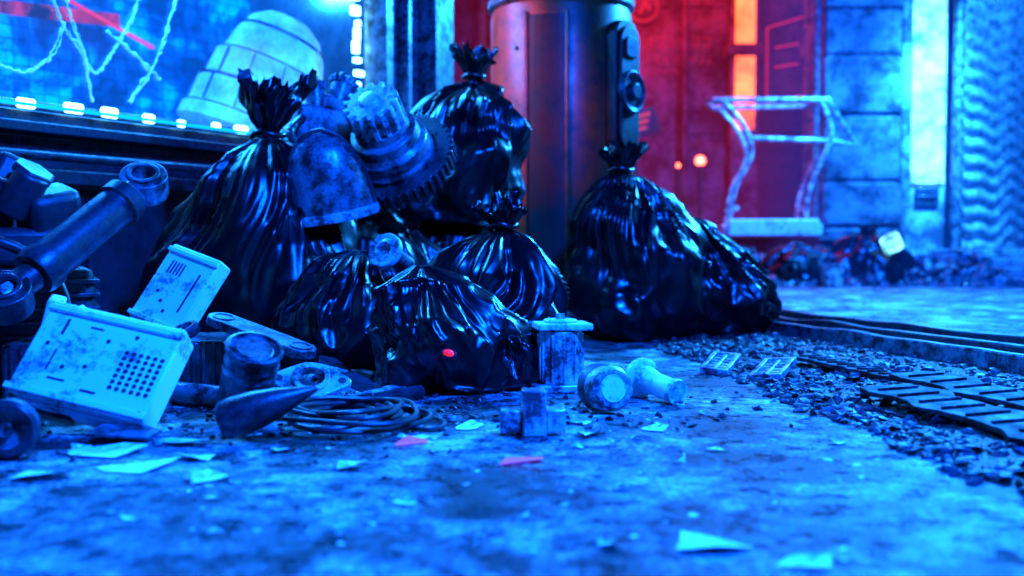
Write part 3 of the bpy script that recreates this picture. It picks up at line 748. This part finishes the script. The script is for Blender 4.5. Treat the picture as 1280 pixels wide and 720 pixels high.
rl = empty('twin_roller', (0.225, 2.43, 0.056), (82, 0, 22), 'pair of round rollers on a short axle', 'roller')
make('roller', lambda bm: lathe(bm, [(0, 0.048), (0.036, 0.048), (0.040, 0.053), (0.046, 0.053), (0.054, 0.045), (0.055, 0.0), (0.05, -0.006), (0, -0.006)], seg=44), M_STEEL, rl)
make('roller', lambda bm: lathe(bm, [(0, 0.025), (0.05, 0.025), (0.058, 0.018), (0.060, -0.02), (0.052, -0.03), (0, -0.03)], seg=44), M_MID, rl, loc=(0.03, 0.004, -0.07))
make('hub', lambda bm: lathe(bm, [(0.0, 0.05), (0.03, 0.05), (0.032, 0.052), (0.034, 0.0485)], seg=36), M_PALE, rl)
cp = empty('flanged_metal_cup', (0.345, 2.66, 0.052), (98, 0, 32), 'tipped pale flanged metal cup lying on the ground', 'metal cup')
make('body', lambda bm: lathe(bm, [(0, 0.15), (0.018, 0.15), (0.026, 0.148), (0.032, 0.15), (0.034, 0.14), (0.032, 0.125), (0.030, 0.12), (0.030, 0.06), (0.036, 0.035), (0.038, 0.012), (0, 0.012)], seg=40), M_PALE, cp)
make('flange', lambda bm: lathe(bm, [(0.0, -0.004), (0.034, -0.004), (0.036, -0.012), (0.052, -0.012), (0.055, -0.006), (0.055, 0.006), (0.05, 0.0115), (0.038, 0.0115)], seg=44), M_PALE, cp)

mt = empty('small_motor', (0.135, 2.80, 0), (0, 0, 8), 'small electric motor with shiny square mounting plate', 'motor'); mt.scale = (1.05, 1.05, 1.08)
make('base_plate', lambda bm: box(bm, 0.16, 0.13, 0.02, T(0, 0, 0.01)), M_STEEL, mt, bevel=0.004)
make('body', lambda bm: (cyl(bm, 0.058, 0.135, T(0, 0, 0.088)), [box(bm, 0.006, 0.125, 0.12, T(0, 0, 0.088, 0, 0, a)) for a in range(0, 180, 30)], box(bm, 0.12, 0.05, 0.1, T(0, 0.0, 0.08))), M_STEEL, mt, bevel=0.002)
make('mounting_plate', lambda bm: (box(bm, 0.145, 0.12, 0.018, T(0.005, 0, 0.168)), ringprism(bm, circle(0.045, 32), circle(0.02, 32), 0.1775, 0.186)), M_PALE, mt, bevel=0.004)
make('shaft', lambda bm: cyl(bm, 0.012, 0.03, T(0, 0, 0.185)), M_STEEL, mt)

M_REDGLINT = cloud_emit('red_glint_glow', (1, 0.01, 0.03), 0.15, 1.6, 60, 0.40, 0.56)  # added red glow imitates a red reflection on the bag
for loc, k, rot in (((-0.165, 2.60, 0.125), (0.9, 0.5, 0.6), (60, 10, -20)), ((-0.315, 2.58, 0.02), (0.8, 0.4, 0.5), (80, 0, 10))):
    rlm = empty('added_red_glint', loc, rot, 'added red glow imitating a reflection on a garbage bag', 'red glow', 'added red glows'); rlm.scale = k
    make('housing', lambda bm: lathe(bm, [(0, -0.02), (0.02, -0.02), (0.025, 0.0), (0.024, 0.004), (0.018, 0.004)], seg=24), M_DARK, rlm)  # dark back of the added red glow, not a real housing
    make('lens', lambda bm: lathe(bm, [(0.018, 0.0), (0.018, 0.006), (0.012, 0.014), (0, 0.017)], seg=24), M_REDGLINT, rlm)

def pipe_piece(loc, rot, r, l, mat, label):
    make('pipe_section', lambda bm: ringprism(bm, circle(r, 28), circle(r*0.78, 28), -l/2, l/2), mat, loc=loc, rot=rot, label=label, cat='pipe', group='short pipe sections in the scrap', bevel=0.001)
pipe_piece((-0.78, 2.50, 0.03), (90, 0, 60), 0.028, 0.26, M_MID, 'short grey pipe section lying in the scrap')
pipe_piece((-0.30, 2.55, 0.02), (90, 0, -35), 0.018, 0.2, M_DARK, 'short dark pipe section lying in the scrap')
pipe_piece((-0.55, 2.78, 0.03), (90, 0, 15), 0.03, 0.22, M_STEEL, 'short bright pipe section lying in the scrap')
for p in ((-0.26, 2.45), (-0.14, 2.30), (-0.72, 2.02), (0.42, 2.48), (0.08, 2.4)):
    make('hex_nut', lambda bm: ringprism(bm, circle(0.012, 6), circle(0.0065, 6), 0, 0.01), M_STEEL, loc=(*p, 0.001), rot=(0, 0, random.uniform(0, 60)), label='loose hexagonal steel nut on the ground', cat='nut', group='loose nuts', bevel=0.001)
def sheet_piece(loc, rot, s, mat, lab):
    make('metal_shard', lambda bm: prism(bm, [(-s, -s*.5), (s*.7, -s*.6), (s, .1*s), (s*.4, s*.6), (-s*.8, s*.5)], -0.003, 0.003), mat, loc=loc, rot=rot, label=lab, cat='metal shard', group='metal shards in the scrap', bevel=0.001)
sheet_piece((-0.80, 2.06, 0.02), (8, 4, 10), 0.07, M_MID, 'jagged grey metal shard beside the casing')
sheet_piece((-0.32, 2.62, 0.02), (10, 0, 40), 0.08, M_STEEL, 'jagged bright metal shard under the bags')
sheet_piece((-1.02, 2.02, 0.012), (4, 3, 70), 0.06, M_DARK, 'jagged dark metal shard on the ground')
for i in range(22):
    x, y = random.uniform(-1.15, -0.35), random.uniform(2.35, 3.0)
    sheet_piece((x, y, random.uniform(0.015, 0.06)), (random.uniform(-25, 25), random.uniform(-25, 25), random.uniform(0, 180)), random.uniform(0.03, 0.07), random.choice((M_DARK, M_MID, M_STEEL)), 'jagged metal shard buried in the scrap')

# ------------------------------------------------------------------ background
rb = empty('rear_building', (1.0, 13.0, 0), (0, 0, 0), 'dark building facade washed in red light', 'building')
make('wall', lambda bm: box(bm, 12, 0.4, 7, T(-0.6, 0.2, 3.5)), M_DWALL, rb)
for x, w in ((-0.9, 0.3), (1.95, 0.36), (2.9, 0.3)):
    make('pilaster', lambda bm: (box(bm, w, 0.22, 6.5, T(0, -0.11, 3.25)), box(bm, w+0.12, 0.3, 0.5, T(0, -0.15, 0.25)), box(bm, w+0.1, 0.28, 0.16, T(0, -0.14, 2.9))), M_BLOCK, rb, loc=(x, 0, 0), bevel=0.015)
make('wall_panel', lambda bm: [box(bm, 0.85, 0.02, 1.5, T(-0.35+i*0.95, -0.01, 1.0+j*1.62)) for i in range(3) for j in range(3)], M_DWALL, rb, bevel=0.008)
make('door', lambda bm: (box(bm, 0.62, 0.08, 2.2, T(2.42, -0.04, 1.1)), [box(bm, 0.5, 0.03, 0.06, T(2.42, -0.09, 0.3+i*0.2)) for i in range(9)]), M_DARK, rb, bevel=0.01)
for x, r in ((1.2, 0.05), (-1.4, 0.08)):
    make('duct_pipe', lambda bm: tube(bm, [(x, -0.15, 0), (x, -0.15, 6)], r, 14), M_DWALL, rb)
make('emblem', lambda bm: (ringprism(bm, circle(0.2, 40), circle(0.165, 40), 0, 0.02, T(0.68, -0.062, 3.48, 90, 0, 0)), box(bm, 0.05, 0.02, 0.2, T(0.68, -0.072, 3.48, 0, 30, 0)), box(bm, 0.05, 0.02, 0.16, T(0.72, -0.074, 3.5, 0, -40, 0))), M_REDDIM, rb)
def glyphs(bm):
    rnd = random.Random(3)
    for row, (z, n, s) in enumerate(((3.05, 6, 0.12), (2.82, 8, 0.09), (2.66, 7, 0.06))):
        for i in range(n):
            x = 0.75+i*s*1.25
            for k in range(4):
                if rnd.random() < 0.6: box(bm, s*0.8, 0.01, s*0.14, T(x, -0.026-k*0.0005, z-s/2+k*s*0.3))
            box(bm, s*0.14, 0.01, s, T(x+rnd.choice((-.35, 0, .35))*s, -0.029, z))
make('faded_lettering', glyphs, M_REDDIM, rb)
def signlines(bm):
    for (x0, z0, x1, z1) in ((2.25, 2.25, 2.75, 2.35), (2.25, 2.25, 2.25, 3.2), (2.75, 2.35, 2.75, 3.35), (2.25, 3.2, 2.75, 3.35), (2.35, 2.7, 2.65, 2.75), (2.35, 2.95, 2.65, 3.0)):
        tube(bm, [(x0, -0.14, z0), (x1, -0.14, z1)], 0.010, 8)
    for i in range(4): tube(bm, [(3.2, -0.14, 2.4+i*0.3), (3.5, -0.14, 2.46+i*0.3)], 0.014, 8)
make('neon_sign', signlines, emit('dull_red_neon', (1, 0.02, 0.04), 0.8), rb)
make('light_strip', lambda bm: box(bm, 0.24, 0.04, 2.4, T(1.95, -0.245, 3.1)), cloud_emit('bright_red_strip', (1, 0.09, 0.02), 0.8, 7.0, 1.2), rb)

for x, z, y in ((2.25, 1.5, 12.0), (2.02, 1.46, 12.2)):
    e = empty('red_lamp_post', (x, y, 0), (0, 0, 0), 'slim post with small glowing red lamp', 'lamp post', 'red lamp posts')
    make('post', lambda bm: (cyl(bm, 0.03, z-0.1, T(0, 0, (z-0.1)/2)), cyl(bm, 0.07, 0.05, T(0, 0, 0.025))), M_DARK, e)
    make('lamp_head', lambda bm: bmesh.ops.create_uvsphere(bm, u_segments=16, v_segments=10, radius=0.06 if x > 2.1 else 0.025, matrix=T(0, 0, z-0.06)), emit('red_lamp_glass', (1, 0.08, 0.05), 14), e)
sg = empty('small_sign_board', (1.42, 11.5, 0), (0, 0, -12), 'small reddish sign board on a post', 'sign')
make('post', lambda bm: cyl(bm, 0.03, 1.7, T(0, 0, 0.85)), M_DARK, sg)
make('board', lambda bm: (box(bm, 0.5, 0.04, 0.3, T(0, -0.04, 1.8, 0, -14, 0))), M_DWALL, sg, bevel=0.01)
make('sign_line', lambda bm: [box(bm, 0.38-0.08*i, 0.01, 0.03, T(0, -0.066, 1.8, 0, -14, 0) @ T(0, 0, 0.08-0.07*i)) for i in range(3)], emit('pink_sign_ink', (1, 0.08, 0.15), 0.8), sg)

make('concrete_platform', lambda bm: (box(bm, 2.5, 1.6, 0.46, T(0, 0, 0.23)), box(bm, 2.6, 1.7, 0.05, T(0, 0, 0.487))), M_BLACKWALL, loc=(2.35, 11.2, 0), label='low dark concrete platform behind the rubble', cat='platform', bevel=0.02)
hr = empty('handrail_frame', (2.58, 10.7, 0.515), (0, 0, -8), 'worn tubular metal handrail frame on a flat deck', 'handrail')
make('deck', lambda bm: (box(bm, 1.0, 0.8, 0.12, T(0.15, 0, 0.07)), box(bm, 0.9, 0.1, 0.17, T(0.15, -0.45, 0.09))), M_PALE, hr, bevel=0.015)
for y in (-0.3, 0.3):
    make('rail_post', lambda bm: tube(bm, smooth_path([(-0.28, y, 0.1), (-0.22, y, 0.5), (-0.06, y, 0.85), (-0.14, y, 1.15), (-0.36, y, 1.42)], 8), 0.027, 12), M_STEEL, hr)
    make('rail_post', lambda bm: tube(bm, smooth_path([(0.50, y, 0.1), (0.52, y, 0.45), (0.68, y, 0.85), (0.74, y, 1.1), (0.62, y, 1.42)], 8), 0.027, 12), M_STEEL, hr)
make('top_rail', lambda bm: (tube(bm, [(-0.45, -0.3, 1.42), (0.72, -0.3, 1.40)], 0.028, 12), tube(bm, [(-0.42, 0.3, 1.42), (0.62, 0.3, 1.42)], 0.028, 12),
                             tube(bm, smooth_path([(-0.42, -0.3, 1.42), (-0.5, 0, 1.46), (-0.42, 0.3, 1.42)]), 0.028, 12), tube(bm, [(0.70, -0.3, 1.40), (1.0, -0.2, 0.95), (0.74, -0.3, 1.0)], 0.025, 12),
                             tube(bm, [(-0.06, -0.3, 1.02), (0.74, -0.3, 0.98)], 0.025, 12)), M_STEEL, hr)
for x in (-0.2, 0.5):
    make('side_bar', lambda bm: tube(bm, [(x, -0.3, 0.3), (x, 0.3, 0.3)], 0.025, 10), M_STEEL, hr)

pl = empty('stone_pillar', (3.70, 11.0, 0), (0, 0, 0), 'massive weathered stone pillar with block joints', 'pillar')
def pilfn(bm):
    z = 0.0; k = 0
    while z < 5.6:
        h = (0.62, 0.48, 0.7)[k % 3]
        box(bm, 0.80+0.02*(k % 2), 0.82+0.02*(k % 2), h-0.03, T(0, 0, z+h/2)); z += h; k += 1
    box(bm, 0.76, 0.78, 5.6, T(0, 0, 2.8)); box(bm, 0.95, 0.95, 0.34, T(0, 0, 0.17))
make('shaft', pilfn, M_BLOCK, pl, bevel=0.025)
make('side_pier', lambda bm: (box(bm, 0.12, 0.6, 5.6, T(0.52, 0.05, 2.8)), box(bm, 0.42, 0.5, 5.6, T(0.80, 0.15, 2.81))), M_CONC, pl, bevel=0.02)
for x, y, r in ((-0.46, -0.3, 0.035), (1.08, -0.2, 0.05)):
    make('drain_pipe', lambda bm: tube(bm, [(x, y, 0), (x, y, 5.6)], r, 12), M_MID, pl)
make('added_pier_glow', lambda bm: box(bm, 0.38, 0.03, 3.1, T(0.79, -0.115, 2.65)), cloud_emit('cloudy_cyan_glow', (0.12, 0.6, 1.0), 0.3, 7.0, 2.8), pl)  # cyan glow on the pier put into an emissive panel
make('plaque', lambda bm: (box(bm, 0.26, 0.03, 0.2, T(0.80, -0.12, 0.95)), box(bm, 0.2, 0.03, 0.03, T(0.80, -0.14, 0.95))), M_DARK, pl, bevel=0.005)

def shut(bm):
    nx, nz = 60, 200
    vs = []
    for j in range(nz+1):
        z = 0.35+5.6*j/nz
        row = []
        for i in range(nx+1):
            x = 9.0*i/nx
            ph = z/0.19 + 0.5*math.sin(x*2.0)+0.25*math.sin(x*5+1)
            row.append(bm.verts.new((x, -0.06*abs(math.sin(ph*math.pi)), z)))
        vs.append(row)
    for a, b in zip(vs, vs[1:]):
        for i in range(nx): bm.faces.new((a[i], a[i+1], b[i+1], b[i]))
sh = make('rolling_shutter', shut, M_STEEL, loc=(4.84, 10.9, 0), rot=(0, 0, 50), label='rippled metal rolling shutter over steps', cat='shutter', angle=60)
make('frame', lambda bm: (box(bm, 9.2, 0.4, 0.3, T(4.5, 0.22, 6.1)), box(bm, 9.2, 0.1, 6.0, T(4.5, 0.2, 3.0))), M_DWALL, sh)
make('stone_steps', lambda bm: [box(bm, 7.0, 0.35, 0.085, T(3.4, -0.35*i, 0.34-0.09*i)) for i in range(4)] + [box(bm, 7.0, 0.33, 0.3, T(3.4, 0.02, 0.15))], M_CONC, loc=(4.6, 10.5, 0.0), rot=(0, 0, 14), label='worn stone steps under the rolling shutter', cat='steps', bevel=0.012)

pts = []
for i in range(1500):
    x = random.uniform(1.1, 4.7); y = random.uniform(9.25, 10.3)
    hmax = 0.52*max(0, 1-abs(y-9.95)/0.75)*(0.7+0.6*N(x*1.7, 0, 0))
    pts.append((x, y, random.random()*hmax, random.choice((0.025, 0.04, 0.06, 0.1))))
rocks('rubble', pts, M_MID, 'dark rubble heap at the platform foot', 'rubble')
bu = make('metal_bucket', lambda bm: lathe(bm, [(0, 0), (0.085, 0), (0.11, 0.2), (0.118, 0.205), (0.118, 0.215), (0.108, 0.215), (0.10, 0.19), (0.08, 0.02), (0, 0.02)], seg=32), M_STEEL, loc=(2.90, 9.05, 0.042), label='small metal bucket beside the rubble', cat='bucket')
make('handle', lambda bm: tube(bm, [(0.113*math.cos(R(a)), 0.02, 0.2+0.09*math.sin(R(a))) for a in range(0, 181, 12)], 0.005, 6), M_DARK, bu)
bl = make('box_lantern', lambda bm: prism(bm, [(-.1, -.03), (-.04, .06), (.07, .09), (.12, 0), (.06, -.07)], 0, 0.17), cloud_emit('white_cyan_lamp', (0.2, 0.8, 1), 0.3, 3.5, 9), loc=(3.58, 9.38, 0.36), rot=(0, -24, 0), label='glowing cyan lantern on a garbage bag', cat='lantern', bevel=0.03)
make('handle', lambda bm: tube(bm, [(0.06*math.cos(R(a)), 0, 0.15+0.06*math.sin(R(a))) for a in range(0, 181, 15)], 0.008, 6), M_DARK, bl)

make('distant_building', lambda bm: (box(bm, 9, 1, 8, T(0, 0, 4)), [box(bm, 0.9, 0.1, 0.7, T(-3.6+i*1.2, -0.5, 1.4+j*1.3)) for i in range(7) for j in range(5)]), M_DWALL, loc=(-9.5, 15.5, 0), label='dark distant building with window bays', cat='building', bevel=0.02)
make('distant_building', lambda bm: (box(bm, 20, 1, 8, T(0, 0, 4)), [box(bm, 0.9, 0.1, 0.7, T(-8+i*1.4, -0.5, 1.4+j*1.3)) for i in range(12) for j in range(5)]), M_DWALL, loc=(16, 20, 0), label='dark distant building with window bays', cat='building', bevel=0.02)

def haze(loc, size, col, s, label):
    make('haze', lambda bm: box(bm, *size), volmat(col, s), loc=loc, kind='structure', label=label, flat=True)  # mist emits its own colour instead of catching lamp light
haze((1.1, 11.3, 3.0), (4.0, 2.9, 5.9), (1, 0.010, 0.06), 0.03, 'thin mist with a red glow put into it')
haze((5.8, 10.2, 3.0), (6.4, 3.4, 5.9), (0.0, 0.08, 1), 0.07, 'thin mist with a blue glow put into it')

# ------------------------------------------------------------------ lights
BLUE = (0.001, 0.085, 1.0); CY = (0.012, 0.24, 1.0); RED = (1.0, 0.012, 0.03)
def area(name, loc, target, size, power, col, sy=None, spread=180):
    l = bpy.data.lights.new(name, 'AREA'); l.energy = power; l.color = col; l.size = size
    if sy: l.shape = 'RECTANGLE'; l.size_y = sy
    l.spread = R(spread)
    o = bpy.data.objects.new(name, l); COL.objects.link(o); o.location = loc
    o.rotation_euler = (Vector(target)-Vector(loc)).to_track_quat('-Z', 'Y').to_euler()
    return o
def spot(name, loc, target, power, col, angle, blend=0.6, r=0.08):
    l = bpy.data.lights.new(name, 'SPOT'); l.energy = power; l.color = col; l.spot_size = R(angle); l.spot_blend = blend; l.shadow_soft_size = r
    o = bpy.data.objects.new(name, l); COL.objects.link(o); o.location = loc
    o.rotation_euler = (Vector(target)-Vector(loc)).to_track_quat('-Z', 'Y').to_euler()
area('added_key_light', (1.2, 0.9, 2.8), (-0.35, 1.8, 0), 0.3, 1050, BLUE)  # unseen key lamp added to light the foreground
area('added_back_light', (3.4, 6.8, 3.2), (0.6, 3.6, 0.2), 0.8, 1800, CY)  # unseen lamp added for rim light on the bags
area('window_glow_light', (-1.55, 4.45, 1.9), (-0.6, 3.2, 0.2), 1.6, 250, CY, 0.6)
area('display_light', (-2.3, 5.2, 3.05), (-1.6, 5.6, 1.1), 0.6, 220, CY)
area('pier_light', (4.7, 9.4, 3.4), (4.6, 11, 1.6), 0.4, 300, CY, None, 60)
area('shutter_light', (6.0, 9.0, 4.4), (6.6, 12.6, 1.8), 0.8, 900, CY)
area('added_far_light', (3.5, 8.0, 4.2), (3.2, 9.3, 0), 1.0, 420, BLUE, None, 120)  # unseen lamp added to brighten the far ground
area('added_rail_fill', (3.6, 9.4, 3.4), (2.6, 10.8, 1.0), 0.4, 70, CY, None, 50)  # unseen fill added to lift the railing
area('red_wall_light', (2.5, 12.2, 4.2), (2.6, 13, 2.4), 0.6, 45, RED)
area('red_wall_light', (1.5, 11.8, 3.6), (1.8, 13, 2.2), 0.5, 60, RED)
spot('added_red_drum_spot', (-1.6, 3.6, 3.0), (-0.10, 5.2, 1.2), 430, (1, 0.07, 0.02), 22)  # unseen red spot added to warm the drum's left side

w = bpy.data.worlds.new('World'); sc.world = w; w.use_nodes = True
nt = w.node_tree; bg = nt.nodes['Background']
sky = nt.nodes.new('ShaderNodeTexSky'); sky.sky_type = 'NISHITA'; sky.sun_disc = False
sky.sun_elevation = R(3); sky.sun_rotation = R(200)
mx = nt.nodes.new('ShaderNodeMix'); mx.data_type = 'RGBA'; mx.blend_type = 'MULTIPLY'; mx.inputs[0].default_value = 1
mx.inputs[7].default_value = (0.0, 0.04, 1.6, 1)
nt.links.new(sky.outputs[0], mx.inputs[6]); nt.links.new(mx.outputs[2], bg.inputs['Color'])
bg.inputs['Strength'].default_value = 0.05

# ------------------------------------------------------------------ camera
cam = bpy.data.cameras.new('Camera'); co = bpy.data.objects.new('Camera', cam); COL.objects.link(co)
co.location = (0, 0, 0.4); co.rotation_euler = (R(90-2.3), 0, 0)
cam.lens = 35.15; cam.sensor_width = 36; cam.clip_end = 200; cam.clip_start = 0.02
cam.dof.use_dof = True; cam.dof.focus_distance = 2.75; cam.dof.aperture_fstop = 1.8
sc.camera = co
sc.view_settings.view_transform = 'Standard'; sc.view_settings.look = 'None'; sc.view_settings.exposure = 0
